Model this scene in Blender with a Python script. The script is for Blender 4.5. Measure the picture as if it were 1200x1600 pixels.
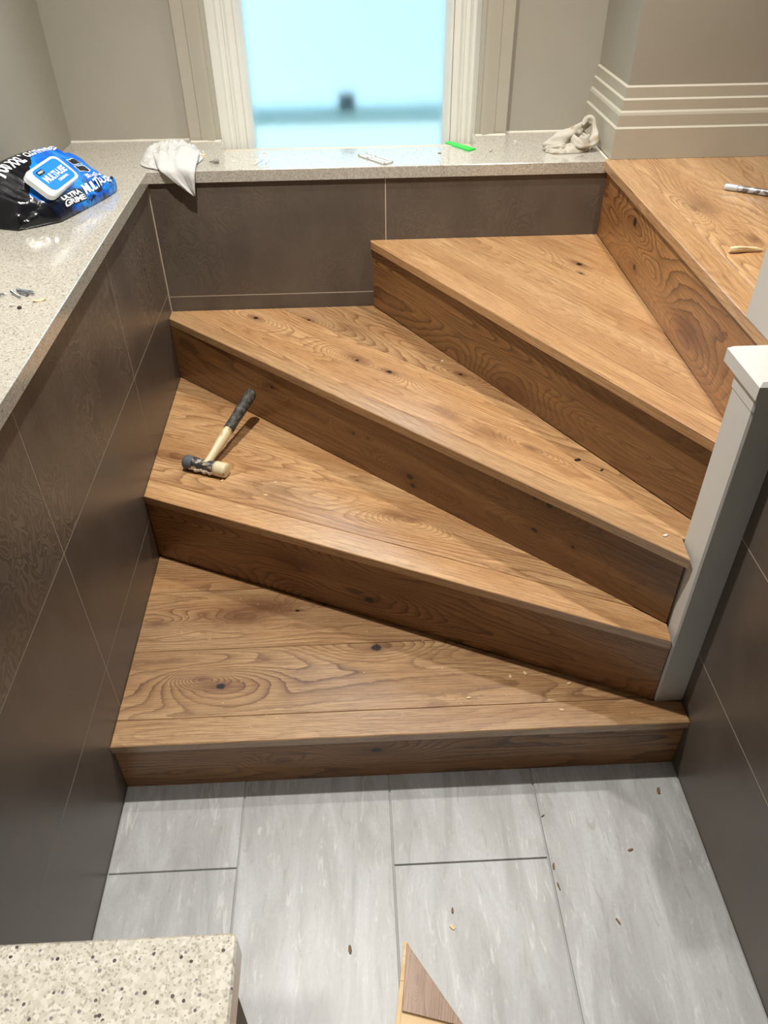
import bpy, bmesh, math, random
from mathutils import Vector, Matrix, noise
for o in list(bpy.data.objects): bpy.data.objects.remove(o)
S = bpy.context.scene
COL = S.collection
R = math.radians

# ------------------------------------------------------------------ camera
CAM_Z = 1.4826
def cam_matrix(pitch, yaw, roll):
    p, y, r = R(pitch), R(yaw), R(roll)
    F = Vector((math.sin(y)*math.cos(p), math.cos(y)*math.cos(p), -math.sin(p)))
    Rt = Vector((math.cos(y), -math.sin(y), 0)); U = Rt.cross(F)
    R2 = Rt*math.cos(r)+U*math.sin(r); U2 = -Rt*math.sin(r)+U*math.cos(r)
    m = Matrix((R2, U2, -F)).transposed().to_4x4()
    m.translation = (0, 0, CAM_Z)
    return m
cd = bpy.data.cameras.new('camera'); cam = bpy.data.objects.new('camera', cd); COL.objects.link(cam)
cd.sensor_fit = 'VERTICAL'; cd.sensor_height = 24; cd.lens = 1220.75/1600*24
cd.shift_x = -1.76/1600; cd.clip_start = .02
cam.matrix_world = cam_matrix(39.5101, 2.1338, -.7449)
S.camera = cam

# ------------------------------------------------------------------ world, lights, exposure
w = bpy.data.worlds.new('sky'); S.world = w; w.use_nodes = True
w.node_tree.nodes['Background'].inputs[0].default_value = (.57, .81, 1, 1)
w.node_tree.nodes['Background'].inputs[1].default_value = 3.1
def lamp(name, loc, power, radius, col=(1, .955, .89), spot=None, aim=(0, 0, -1)):
    l = bpy.data.lights.new(name, 'SPOT' if spot else 'POINT'); l.energy = power; l.color = col; l.shadow_soft_size = radius
    if spot: l.spot_size = R(spot); l.spot_blend = .9
    o = bpy.data.objects.new(name, l); o.location = loc; COL.objects.link(o)
    o.rotation_euler = Vector(aim).to_track_quat('-Z', 'Y').to_euler()
    return o
lamp('downlight', (-.22, 1.36, 2.56), 185, .026, spot=108)
lamp('downlight', (-.13, -.25, 2.56), 128, .03, spot=64)
lamp('downlight', (.66, 1.72, 2.56), 84, .03, spot=100)  # added lamp, placed to brighten the landing and the fourth tread
S.view_settings.view_transform = 'Standard'; S.view_settings.look = 'None'
S.view_settings.exposure = 0.0; S.view_settings.gamma = 1; S.view_settings.use_curve_mapping = False

# ------------------------------------------------------------------ heights and planes (metres)
XL, XR, YB = -.5141, .6418, 2.0716          # tiled faces: left, right, back
T1, T2, T3, T4, T5 = .154, .3475, .5304, .7165, .905
TH = .022                                    # tread thickness
CZ, CTH = .9035, .0285                       # worktop top, thickness
WL, WB = -.771, 2.365                        # painted walls
CEIL = 2.6

# ------------------------------------------------------------------ node helpers
def sl(c):
    f = lambda v: v/12.92 if v <= .04045 else ((v+.055)/1.055)**2.4
    return tuple(f(v/255) for v in c)+(1,)
class NT:
    def __init__(s, name, rough=.5, col=(200, 200, 200), spec=.5):
        s.m = bpy.data.materials.new(name); s.m.use_nodes = True; s.t = s.m.node_tree; s.b = s.t.nodes['Principled BSDF']
        s.b.inputs['Base Color'].default_value = sl(col); s.b.inputs['Roughness'].default_value = rough
        s.b.inputs['Specular IOR Level'].default_value = spec
    def n(s, typ, **kw):
        x = s.t.nodes.new(typ)
        for k, v in kw.items(): setattr(x, k, v)
        return x
    def L(s, a, b): s.t.links.new(a, b)
    def put(s, inp, v):
        if isinstance(v, bpy.types.NodeSocket): s.L(v, inp)
        else: inp.default_value = v
    def math(s, op, a, b=None, c=None, clamp=False):
        x = s.n('ShaderNodeMath', operation=op, use_clamp=clamp)
        for i, v in enumerate((a, b, c)):
            if v is not None: s.put(x.inputs[i], v)
        return x.outputs[0]
    def vec(s, kind):
        if kind == 'uv': return s.n('ShaderNodeTexCoord').outputs['UV']
        return s.n('ShaderNodeNewGeometry').outputs['Position'] if kind == 'world' else s.n('ShaderNodeTexCoord').outputs['Object']
    def mapping(s, v, scale=(1, 1, 1), loc=(0, 0, 0), rot=(0, 0, 0)):
        x = s.n('ShaderNodeMapping'); s.L(v, x.inputs[0]); x.inputs[1].default_value = loc; x.inputs[2].default_value = rot; x.inputs[3].default_value = scale
        return x.outputs[0]
    def noise(s, v, scale=1, detail=2, rough=.5, dist=0, dims='3D'):
        x = s.n('ShaderNodeTexNoise', noise_dimensions=dims); s.L(v, x.inputs['Vector'])
        for k, q in (('Scale', scale), ('Detail', detail), ('Roughness', rough), ('Distortion', dist)): x.inputs[k].default_value = q
        return x.outputs['Fac']
    def voro(s, v, scale, feature='F1', rand=1):
        x = s.n('ShaderNodeTexVoronoi', feature=feature); s.L(v, x.inputs['Vector']); x.inputs['Scale'].default_value = scale; x.inputs['Randomness'].default_value = rand
        return x
    def ramp(s, f, stops, interp='LINEAR'):
        x = s.n('ShaderNodeValToRGB'); s.L(f, x.inputs[0]); x.color_ramp.interpolation = interp; e = x.color_ramp.elements
        while len(e) < len(stops): e.new(.5)
        for i, (p, c) in enumerate(stops): e[i].position = p; e[i].color = c if len(c) == 4 else (*c, 1)
        return x.outputs[0]
    def mix(s, f, a, b, mode='MIX'):
        x = s.n('ShaderNodeMix', data_type='RGBA', blend_type=mode)
        s.put(x.inputs[0], f); s.put(x.inputs[6], a); s.put(x.inputs[7], b)
        return x.outputs[2]
    def smooth(s, v, a, b, to0=0, to1=1):
        x = s.n('ShaderNodeMapRange', interpolation_type='SMOOTHSTEP'); s.put(x.inputs[0], v)
        for i, q in enumerate((a, b, to0, to1)): x.inputs[i+1].default_value = q
        return x.outputs[0]
    def bump(s, h, strength=.3, dist=.001):
        x = s.n('ShaderNodeBump'); x.inputs['Strength'].default_value = strength; x.inputs['Distance'].default_value = dist
        s.L(h, x.inputs['Height']); s.L(x.outputs[0], s.b.inputs['Normal'])
    def col(s, c): s.L(c, s.b.inputs['Base Color'])
g = lambda v: (v, v, v, 1)

def wood(name, seed, base=(188, 144, 97), dark=(112, 72, 40), light=(210, 170, 122), knots=(), K=9, contrast=.62, vs=7.5, us=1.0, coat=.75):
    """oak board; UV metres: u along the grain, v across. knots: (u, v, radius, kind)"""
    tone = 1+.085*math.sin(seed*5.3); sh = lambda c_: tuple(min(255, v*tone) for v in c_); base, light, dark = sh(base), sh(light), sh(dark)
    knots = [(a_, b_, r_*1.2, k_) for a_, b_, r_, k_ in knots]
    m = NT(name, .42); m.b.inputs['Coat Weight'].default_value = coat; m.b.inputs['Coat IOR'].default_value = 1.75; m.b.inputs['Coat Roughness'].default_value = .27; uv = m.vec('uv'); P = m.mapping(uv, loc=(seed*3.17, seed*1.31, 0))
    wob = m.noise(m.mapping(P, scale=(22, 45, 1)), 1, 3, .6)
    F = m.noise(m.mapping(P, scale=(us, vs, 1)), 1, 1.5, .4, .25)
    F = m.math('MULTIPLY', F, K*2.6); F = m.math('ADD', F, m.math('MULTIPLY', wob, .8))
    sep = m.n('ShaderNodeSeparateXYZ'); m.L(uv, sep.inputs[0]); U, V = sep.outputs[0], sep.outputs[1]
    kw = m.math('MULTIPLY', m.math('SUBTRACT', m.noise(m.mapping(P, scale=(55, 55, 1)), 1, 2), .5), .8)
    core, halo = None, None
    for (ku, kv, r, kind) in knots:
        du = m.math('MULTIPLY', m.math('SUBTRACT', U, ku), .38); dv = m.math('SUBTRACT', V, kv)
        d = m.math('SQRT', m.math('ADD', m.math('MULTIPLY', du, du), m.math('MULTIPLY', dv, dv)))
        if kind not in ('smudge', 'stain'):
            A = m.smooth(d, 0, r*7, 5.5, 0); F = m.math('ADD', F, A)
        hz = m.math('MULTIPLY', m.smooth(m.math('ADD', d, m.math('MULTIPLY', kw, r*(2.4 if kind in ('smudge', 'stain') else .8))), 0, r*(4.2 if kind in ('smudge', 'stain') else 2.6), 1, 0), {'smudge': .5, 'stain': .8}.get(kind, .7))
        halo = hz if halo is None else m.math('MAXIMUM', halo, hz)
        if kind == 'knot':
            du2 = m.math('SUBTRACT', U, ku)
            d2 = m.math('SQRT', m.math('ADD', m.math('MULTIPLY', m.math('MULTIPLY', du2, du2), .65), m.math('MULTIPLY', dv, dv)))
            d2 = m.math('ADD', d2, m.math('MULTIPLY', kw, r))
            c = m.smooth(d2, r*.55, r*.95, 1, 0)
            core = c if core is None else m.math('MAXIMUM', core, c)
    fr = m.math('FRACT', F)
    ring = m.ramp(fr, [(0, g(.9)), (.05, g(1)), (.2, g(.5)), (.6, g(.05)), (.93, g(0)), (1, g(.9))])
    regional = m.smooth(m.noise(m.mapping(P, scale=(1.6, 9, 1), loc=(4, 2, 0)), 1, 2), .3, .68, .35, 1)
    ring = m.math('MULTIPLY', m.math('MULTIPLY', ring, min(.95, contrast*1.35)), regional)
    fib = m.noise(m.mapping(P, scale=(9, 420, 1)), 1, 3, .6)
    pore = m.smooth(m.noise(m.mapping(P, scale=(38, 900, 1)), 1, 2, .6), .56, .68, 0, .5)
    big = m.noise(m.mapping(P, scale=(1.5, 14, 1), loc=(9, 9, 0)), 1, 2)
    c = m.mix(m.smooth(big, .3, .7), sl(base), sl(light))
    c = m.mix(m.smooth(fib, .32, .64, .55, 0), c, sl(dark))
    c = m.mix(ring, c, sl(dark))
    c = m.mix(pore, c, sl((96, 58, 30)))
    if halo is not None: c = m.mix(halo, c, sl((98, 58, 34)))
    if core is not None: c = m.mix(core, c, sl((22, 15, 13)))
    m.col(c)
    h = m.math('ADD', m.math('MULTIPLY', fib, .5), m.math('MULTIPLY', ring, -.8))
    m.bump(h, .22, .0006)
    m.L(m.math('ADD', m.math('MULTIPLY', fib, .12), .31), m.b.inputs['Roughness'])
    return m.m

def plain(name, col, rough=.5, spec=.5, bump=0, metal=0, bs=200):
    m = NT(name, rough, col, spec); m.b.inputs['Metallic'].default_value = metal
    if bump: m.bump(m.noise(m.vec('world'), bs, 3), bump, .001)
    return m.m
def paint(name, col, rough=.55, var=.04):
    m = NT(name, rough, col); P = m.vec('world')
    n = m.noise(P, 3, 3); c = sl(col)
    m.col(m.mix(m.smooth(n, .3, .7), tuple(v*(1-var) for v in c[:3])+(1,), tuple(min(1, v*(1+var)) for v in c[:3])+(1,)))
    m.bump(m.noise(m.mapping(P, scale=(1, 1, 1)), 90, 3), .12, .0012)
    return m.m
M = {}
M['wall'] = paint('wall_paint', (166, 160, 147))
M['casing'] = paint('casing_paint', (178, 171, 156), .4)
M['skirt'] = paint('skirting_paint', (190, 184, 168), .38)
M['white'] = paint('gloss_white_paint', (208, 208, 203), .35)
M['sash'] = paint('sash_paint', (230, 229, 220), .35)
M['ceil'] = paint('ceiling_paint', (232, 230, 224), .8)
M['grout_light'] = plain('grout_beige', (196, 184, 164), .8)
M['grout_grey'] = plain('grout_grey', (168, 168, 166), .85)
M['core'] = plain('plywood_core', (84, 58, 36), .8)
M['caulk'] = plain('caulk', (206, 200, 186), .5)

def quartz():
    m = NT('speckled_quartz', .13, spec=.9); P = m.vec('world')
    v1 = m.voro(P, 330); v2 = m.voro(P, 700)
    r1 = m.n('ShaderNodeSeparateColor'); m.L(v1.outputs['Color'], r1.inputs[0]); r2 = m.n('ShaderNodeSeparateColor'); m.L(v2.outputs['Color'], r2.inputs[0])
    base = m.ramp(r1.outputs[0], [(0, sl((180, 175, 162))), (.5, sl((192, 187, 174))), (1, sl((206, 202, 192)))])
    c = m.mix(m.math('MULTIPLY', m.math('GREATER_THAN', r2.outputs[1], .86), .5), base, sl((122, 112, 98)))
    dk = m.math('MULTIPLY', m.math('GREATER_THAN', r1.outputs[1], .94), m.math('LESS_THAN', v1.outputs['Distance'], .44))
    c = m.mix(dk, c, m.mix(r1.outputs[2], sl((70, 62, 58)), sl((128, 122, 128))))
    m.col(c); m.b.inputs['Coat IOR'].default_value = 1.8; m.b.inputs['Coat Weight'].default_value = .8; m.b.inputs['Coat Roughness'].default_value = .14; return m.m
M['quartz'] = quartz()

def wall_tile(name, pattern, sheen_amt=.62):
    m = NT(name, .3); P = m.vec('world')
    n = m.noise(m.mapping(P, scale=(1, 1, .6)), 9, 4, .6)
    c = m.mix(m.smooth(n, .3, .7), sl((86, 77, 69)), sl((98, 88, 79)))
    b = m.noise(P, 60, 3)
    m.L(m.math('ADD', m.math('MULTIPLY', n, .16), .27), m.b.inputs['Roughness'])
    if pattern:
        q = m.mapping(P, scale=(1, 1, .7)); f = m.noise(q, 21, .6, .4, 1.6)
        s = m.math('SINE', m.math('MULTIPLY', f, 44)); s = m.smooth(s, -.25, .55)
        mask = m.smooth(m.noise(m.mapping(P, scale=(1, 1, 1)), 4, 1), .36, .6, .25, 1)
        k = m.math('MULTIPLY', s, mask)
        c = m.mix(m.math('MULTIPLY', k, sheen_amt), c, sl((124, 112, 98)))  # paler colour along the raised pattern stands in for its sheen
        b = m.math('ADD', m.math('MULTIPLY', b, .3), k); m.bump(b, .22, .0012)
    else: m.bump(b, .05, .001)
    m.col(c); return m.m
M['tile_dark'] = wall_tile('taupe_tile', False); M['tile_pat'] = wall_tile('taupe_embossed_tile', True); M['tile_faint'] = wall_tile('taupe_faint_tile', True, .16)

def floor_tile():
    m = NT('travertine_tile', .38); uv = m.vec('uv')
    a = m.noise(m.mapping(uv, scale=(16, 3.2, 1)), 1, 5, .62, .9)
    b = m.noise(m.mapping(uv, scale=(60, 11, 1)), 1, 4, .65, 1.2)
    f = m.noise(m.mapping(uv, scale=(240, 120, 1)), 1, 3, .6)
    c = m.ramp(a, [(.25, sl((142, 142, 141))), (.5, sl((166, 167, 167))), (.72, sl((186, 188, 190)))])
    c = m.mix(m.smooth(b, .56, .7, 0, .55), c, sl((206, 206, 203)))
    c = m.mix(m.smooth(b, .42, .3, 0, .45), c, sl((138, 134, 127)))
    c = m.mix(m.smooth(f, .3, .7, .16, 0), c, sl((130, 128, 124)))
    m.col(c); m.bump(f, .05, .0008); return m.m
M['tile_floor'] = floor_tile()

# ------------------------------------------------------------------ geometry helpers
def link(name, me, mat, parent=None):
    o = bpy.data.objects.new(name, me); COL.objects.link(o)
    for q in (mat if isinstance(mat, (list, tuple)) else [mat]):
        if q: me.materials.append(q)
    if parent is not None: o.parent = parent; o.matrix_parent_inverse = Matrix.Translation(-parent.location) if parent.location.length else Matrix()
    return o
def bm_obj(name, bm, mat, parent=None, smooth=False):
    bmesh.ops.recalc_face_normals(bm, faces=bm.faces)
    me = bpy.data.meshes.new(name); bm.to_mesh(me); bm.free()
    if smooth:
        for p in me.polygons: p.use_smooth = True
    return link(name, me, mat, parent)
def tag(o, label=None, cat=None, group=None, kind=None):
    if label: o['label'] = label
    if cat: o['category'] = cat
    if group: o['group'] = group
    if kind: o['kind'] = kind
    return o
def thing(name, label, cat, loc=(0, 0, 0), group=None):
    o = bpy.data.objects.new(name, None); COL.objects.link(o); o.location = loc; o.empty_display_size = .05
    return tag(o, label, cat, group)
def inset(poly, d):
    n = len(poly); out = []
    for i in range(n):
        a, b, c = Vector(poly[i-1]), Vector(poly[i]), Vector(poly[(i+1) % n])
        e1 = (b-a).normalized(); e2 = (c-b).normalized()
        n1 = Vector((-e1.y, e1.x)); n2 = Vector((-e2.y, e2.x))
        k = n1+n2; q = k.dot(n1)
        out.append(tuple(b+k*(d/q if abs(q) > .15 else d)))
    return out
def ccw(poly):
    a = sum(poly[i-1][0]*poly[i][1]-poly[i][0]*poly[i-1][1] for i in range(len(poly)))
    return list(poly) if a > 0 else list(poly)[::-1]
def clip(poly, p, n):
    """keep the side where (x-p).n >= 0"""
    out = []; N = len(poly)
    f = lambda q: (q[0]-p[0])*n[0]+(q[1]-p[1])*n[1]
    for i in range(N):
        a, b = poly[i-1], poly[i]; fa, fb = f(a), f(b)
        if (fa >= 0) != (fb >= 0):
            t = fa/(fa-fb); out.append((a[0]+(b[0]-a[0])*t, a[1]+(b[1]-a[1])*t))
        if fb >= 0: out.append(tuple(b))
    res = []
    for q in out:
        if not res or math.dist(q, res[-1]) > 1e-4: res.append(q)
    if len(res) > 1 and math.dist(res[0], res[-1]) < 1e-4: res.pop()
    return res
def prism(name, poly, z0, z1, mat, parent=None, ch=.0012, grain=(1, 0), ch_low=0):
    poly = ccw(poly); bm = bmesh.new(); lv = []
    for z, q in ((z0, inset(poly, ch_low) if ch_low else poly), *(((z0+ch_low, poly),) if ch_low else ()), (z1-ch, poly), (z1, inset(poly, ch))):
        lv.append([bm.verts.new((x, y, z)) for x, y in q])
    n = len(poly)
    for a, b in zip(lv, lv[1:]):
        for i in range(n): bm.faces.new((a[i-1], a[i], b[i], b[i-1]))
    bm.faces.new(lv[-1]); bm.faces.new(lv[0][::-1])
    uvl = bm.loops.layers.uv.new('UVMap'); d = Vector(grain).normalized(); p = Vector((-d.y, d.x))
    for f in bm.faces:
        for l in f.loops:
            c = l.vert.co; l[uvl].uv = (c.x*d.x+c.y*d.y, c.x*p.x+c.y*p.y+c.z)
    return bm_obj(name, bm, mat, parent)
def box(name, x0, y0, z0, x1, y1, z1, mat, parent=None, ch=.0012, grain=(1, 0), ch_low=0):
    return prism(name, [(x0, y0), (x1, y0), (x1, y1), (x0, y1)], z0, z1, mat, parent, ch, grain, ch_low)
def add_box(bm, lo, hi):
    v = [bm.verts.new((x, y, z)) for x in (lo[0], hi[0]) for y in (lo[1], hi[1]) for z in (lo[2], hi[2])]
    for f in ((0, 1, 3, 2), (4, 6, 7, 5), (0, 4, 5, 1), (2, 3, 7, 6), (0, 2, 6, 4), (1, 5, 7, 3)): bm.faces.new([v[i] for i in f])
def panel(name, axis, pos, a0, a1, b0, b1, t, mat, parent=None, ch=.001, grain_z=False):
    """a chamfered slab whose front face lies on axis=pos; t = thickness backwards (signed); a = other horizontal axis, b = z"""
    bm = bmesh.new(); s = 1 if t > 0 else -1; lv = []
    for d, k in ((0, ch), (s*ch, 0), (t, 0)):
        q = [(a0+k, b0+k), (a1-k, b0+k), (a1-k, b1-k), (a0+k, b1-k)]
        lv.append([bm.verts.new((pos+d, a, b) if axis == 0 else (a, pos+d, b)) for a, b in q])
    for u, v in zip(lv, lv[1:]):
        for i in range(4): bm.faces.new((u[i-1], u[i], v[i], v[i-1]))
    bm.faces.new(lv[0]); bm.faces.new(lv[-1][::-1])
    return bm_obj(name, bm, mat, parent)
def sweep(name, path, prof, mat, parent=None, z=0):
    """prof: (offset to the left of the path, z) closed by the wall; path: plan points; mitred"""
    bm = bmesh.new(); rings = []; N = len(path)
    for i, p in enumerate(path):
        p = Vector(p); ns = []
        if i > 0: e = (p-Vector(path[i-1])).normalized(); ns.append(Vector((-e.y, e.x)))
        if i < N-1: e = (Vector(path[i+1])-p).normalized(); ns.append(Vector((-e.y, e.x)))
        k = ns[0] if len(ns) == 1 else (ns[0]+ns[1])/(1+ns[0].dot(ns[1]))
        rings.append([bm.verts.new((p.x+k.x*o, p.y+k.y*o, z+h)) for o, h in prof])
    m = len(prof)
    for a, b in zip(rings, rings[1:]):
        for j in range(m): bm.faces.new((a[j-1], a[j], b[j], b[j-1]))
    bm.faces.new(rings[0]); bm.faces.new(rings[-1][::-1])
    return bm_obj(name, bm, mat, parent)
def lathe(bm, prof, seg=28, mtx=Matrix(), cap=True):
    """prof: (radius, height) along local z"""
    rings = []
    for r, h in prof: rings.append([bm.verts.new(mtx @ Vector((r*math.cos(2*math.pi*i/seg), r*math.sin(2*math.pi*i/seg), h))) for i in range(seg)])
    for a, b in zip(rings, rings[1:]):
        for i in range(seg): bm.faces.new((a[i-1], a[i], b[i], b[i-1]))
    if cap: bm.faces.new(rings[0][::-1]); bm.faces.new(rings[-1])
def axis_matrix(p, d, ref=(0, 0, 1)):
    z = Vector(d).normalized(); x = Vector(ref).cross(z).normalized(); y = z.cross(x)
    m = Matrix((x, y, z)).transposed().to_4x4(); m.translation = p
    return m

# ------------------------------------------------------------------ the room
def wall_slab(name, lo, hi, mat):
    bm = bmesh.new(); add_box(bm, lo, hi); return tag(bm_obj(name, bm, mat), kind='structure')
FY = -2.2; RX = 2.6
wl = wall_slab('wall_left', (WL-.15, FY, 0), (WL, WB+.2, CEIL), M['wall'])
bm = bmesh.new()                                            # back wall round the window opening
WX, WZ0, WZ1 = .40, .78, 2.12
add_box(bm, (WL, WB, 0), (-WX, WB+.2, CEIL)); add_box(bm, (WX, WB, 0), (RX, WB+.2, CEIL))
add_box(bm, (-WX, WB, 0), (WX, WB+.2, WZ0)); add_box(bm, (-WX, WB, WZ1), (WX, WB+.2, CEIL))
wb = tag(bm_obj('wall_back', bm, M['wall']), kind='structure')
ceil = wall_slab('ceiling', (WL-.15, FY-.1, CEIL), (RX+.1, WB+.2, CEIL+.1), M['ceil'])
wall_slab('wall_front', (WL-.15, FY-.1, 0), (RX+.1, FY, CEIL), M['wall'])
wr = wall_slab('wall_right', (RX, FY, 0), (RX+.1, WB+.2, CEIL), M['wall'])
PX, PY = .683, 2.092                                        # the projecting pier behind the landing
pier = wall_slab('wall_pier', (PX, PY, T5-.03), (RX, WB, CEIL), M['wall'])
pier.name = 'wall_back'
prof = [(0, 0), (.022, 0), (.022, .071), (.0165, .0745), (.0165, .100), (.0145, .106), (.0105, .110), (.0105, .133), (.0055, .1365), (.0055, .160), (0, .1635)]
tag(sweep('baseboard_back', [(RX, PY), (PX, PY), (PX, WB)], prof, M['skirt'], z=T5+.0005), kind='structure')

# floor with its tiles
fl = wall_slab('floor', (WL, FY, -.1), (RX, WB, -.0045), M['grout_grey'])
def ftile(x0, x1, y0, y1):
    gp = .0016
    return box('tile', x0+gp, y0+gp, -.0042, x1-gp, y1-gp, 0, M['tile_floor'], fl, ch=.0008)
xs = [-.5656, -.2656, .0345, .3345, .6345]
yj = [(.737, .137, -.463), (.4, -.2), (.7273, .1273), (.36, -.24)]
for i in range(4):
    x0, x1 = xs[i], xs[i+1]
    if i == 0: x0 = XL
    if i == 3: x1 = XR
    ys = [.935, *yj[i], -1.1]
    for a, b in zip(ys, ys[1:]): ftile(x0, x1, b, a)

# half-height tiled walls: substrate + tiles
def tiles(parent, axis, pos, t, ajoints, zjoints, amin, amax, zmin, zmax, pat_from=.5):
    A = [amin]+[a for a in sorted(ajoints) if amin < a < amax]+[amax]; Z = [zmin]+[z for z in zjoints if zmin < z < zmax]+[zmax]
    gp = .0013
    for i in range(len(A)-1):
        for j in range(len(Z)-1):
            m = (M['tile_pat'] if axis == 0 else M['tile_faint']) if Z[j] > pat_from else M['tile_dark']
            panel('tile', axis, pos, A[i]+gp, A[i+1]-gp, Z[j]+gp, Z[j+1]-gp, t, m, parent, ch=.0002)
led = tag(link('ledge_wall', bpy.data.meshes.new('x'), None, wl)); bpy.data.objects.remove(led)
def substrate(name, lo, hi, parent):
    bm = bmesh.new(); add_box(bm, lo, hi); return bm_obj(name, bm, M['grout_light'], parent)
s1 = substrate('half_wall', (WL, FY, 0), (XL-.0005, YB+.05, CZ-CTH), wl)
tiles(s1, 0, XL, -.0004, [1.0135+.5977*k for k in range(-4, 3)], [.2757, .5805], -1.2, YB-.0005, 0, CZ-CTH-.001)
s2 = substrate('half_wall', (XL, YB+.0005, 0), (.70, WB, CZ-CTH), wb)
tiles(s2, 1, YB, .0004, [-.513, .0887, .69], [.2735, .5725], XL+.0012, .69, 0, CZ-CTH-.001)
s3 = substrate('half_wall', (XR+.0005, FY, 0), (.76, 1.05, T5-.03), fl); s3.parent = None; s3.name = 'wall_right'; tag(s3, kind='structure')
tiles(s3, 0, XR, .0004, [-.3, -.9], [.2975, .5975], -1.2, 1.05, 0, T5-.031, pat_from=9)
s4 = substrate('half_wall', (WL, -.25, 0), (-.106, .225, CZ-CTH), fl); s4.parent = None; s4.name = 'wall_front'; tag(s4, kind='structure')
tiles(s4, 1, .2262, -.0011, [-.3], [.2757, .5805], XL+.002, -.107, 0, CZ-CTH-.001)

# ------------------------------------------------------------------ stone worktops
def slab_poly(name, poly, z0, z1, mat, ch=.0018): return prism(name, poly, z0, z1, mat, None, ch, ch_low=.001)
def arc_corner(c, r, a0, a1, n=6): return [(c[0]+r*math.cos(R(a0+(a1-a0)*i/n)), c[1]+r*math.sin(R(a0+(a1-a0)*i/n))) for i in range(n+1)]
NY, NX = 2.236, .3465
YF, XF, XE = 2.0655, -.5068, .6525
poly = [(WL+.0005, .40), (XF, .40), (XF, YF), (XE, YF), (XE, WB-.001), (NX, WB-.001), (NX, NY), (-NX, NY), (-NX, WB-.001), (WL+.0005, WB-.001)]
def slab_nonconvex():
    P_ = poly; bm = bmesh.new(); z0, z1, ch = CZ-CTH, CZ, .0014; lv = []
    ins = inset(P_, ch)
    for z, q in ((z0, P_), (z1-ch, P_), (z1, ins)): lv.append([bm.verts.new((x, y, z)) for x, y in q])
    n = len(P_)
    for a, b in zip(lv, lv[1:]):
        for i in range(n): bm.faces.new((a[i-1], a[i], b[i], b[i-1]))
    for r_ in (lv[0], lv[-1]):
        es = [bm.edges.get((r_[i-1], r_[i])) for i in range(n)]
        bmesh.ops.triangle_fill(bm, use_beauty=True, edges=es)
    return bm_obj('stone_worktop', bm, M['quartz'])
tag(slab_nonconvex(), 'L-shaped speckled beige stone worktop capping the tiled ledge round to the window', 'worktop')
fp = [(-.75, -.26), *arc_corner((-.104, -.25), .005, -90, 0), *arc_corner((-.104, .237), .005, 0, 90), (-.75, .242)]
tag(prism('stone_capping', fp, CZ-CTH, CZ, M['quartz'], None, .0018, ch_low=.001), 'cream speckled stone capping slab in the near left foreground', 'worktop')

# caulk lines where stone meets the walls
def caulk(a, b, name='trim_1', r=.004, z=CZ):
    d = Vector(b)-Vector(a); L_ = d.length; n = max(4, int(L_/.02)); bm = bmesh.new(); e = d.normalized(); p = Vector((-e.y, e.x)); rings = []
    for i in range(n+1):
        c = Vector(a)+e*(L_*i/n); q = r*(1+.35*noise.noise(Vector((c.x*40, c.y*40, 1))))
        rings.append([bm.verts.new((c.x-p.x*o, c.y-p.y*o, z+h)) for o, h in ((-.001, 0), (q, 0), (q*.35, q*.35), (-.001, q))])
    for u, v in zip(rings, rings[1:]):
        for j in range(4): bm.faces.new((u[j-1], u[j], v[j], v[j-1]))
    tag(bm_obj(name, bm, M['caulk']), kind='structure')
caulk((WL, WB), (-.44, WB), 'trim_1'); caulk((.44, WB), (.66, WB), 'trim_2')
caulk((-.437, 2.339), (-.353, 2.339), 'trim_3', .003); caulk((.353, 2.339), (.437, 2.339), 'trim_4', .003)
bm = bmesh.new(); add_box(bm, (XE+.0003, 2.078, CZ-.006), (PX-.0225, 2.34, CZ+.0004)); tag(bm_obj('trim_5', bm, M['caulk']), kind='structure')

# ------------------------------------------------------------------ window
def vprofile(name, pts, z0, z1, mat, parent, mirror=False):
    q = [(-x if mirror else x, y) for x, y in pts]
    return prism(name, q, z0, z1, mat, parent, ch=.0001)
def vprof_nc(name, pts, z0, z1, mat, parent, sx):
    bm = bmesh.new(); a = [bm.verts.new((x*sx, y, z0)) for x, y in pts]; b = [bm.verts.new((x*sx, y, z1)) for x, y in pts]; n = len(pts)
    for i in range(n): bm.faces.new((a[i-1], a[i], b[i], b[i-1]))
    bm.faces.new(a[::-1]); bm.faces.new(b)
    bmesh.ops.triangulate(bm, faces=[f for f in bm.faces if len(f.verts) > 4])
    return bm_obj(name, bm, mat, parent)
cas = [(.440, WB+.001), (.440, 2.3465), (.438, 2.3445), (.408, 2.3445), (.405, 2.3415), (.400, 2.341), (.384, 2.3385), (.374, 2.3375), (.367, 2.340), (.3645, 2.346), (.361, 2.3475), (.355, 2.3475), (.355, WB+.001)]
frm = [(.400, 2.47), (.400, WB+.002), (.358, WB+.002), (.358, 2.372), (.336, 2.372), (.333, 2.376), (.330, 2.386), (.318, 2.386), (.315, 2.38), (.311, 2.38), (.308, 2.386), (.306, 2.392), (.289, 2.392), (.2885, 2.3965), (.287, 2.3965), (.2865, 2.392), (.280, 2.394), (.273, 2.402), (.2665, 2.412), (.2665, 2.47)]
win = tag(bpy.data.objects.new('window_1', None)); COL.objects.link(win); win.location = (0, 2.40, WZ0); tag(win, kind='structure')
for s in (-1, 1):
    o = vprof_nc('casing', cas, CZ+.0004, 2.16, M['casing'], win, s)
    vprof_nc('frame_stile', frm, WZ0, WZ1, M['sash'], win, s)
bm = bmesh.new(); add_box(bm, (-.44, 2.345, 2.16), (.44, WB, 2.25)); bm_obj('casing', bm, M['casing'], win)
bm = bmesh.new(); add_box(bm, (-.40, 2.392, 2.03), (.40, 2.47, WZ1)); bm_obj('frame_rail', bm, M['sash'], win)
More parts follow.
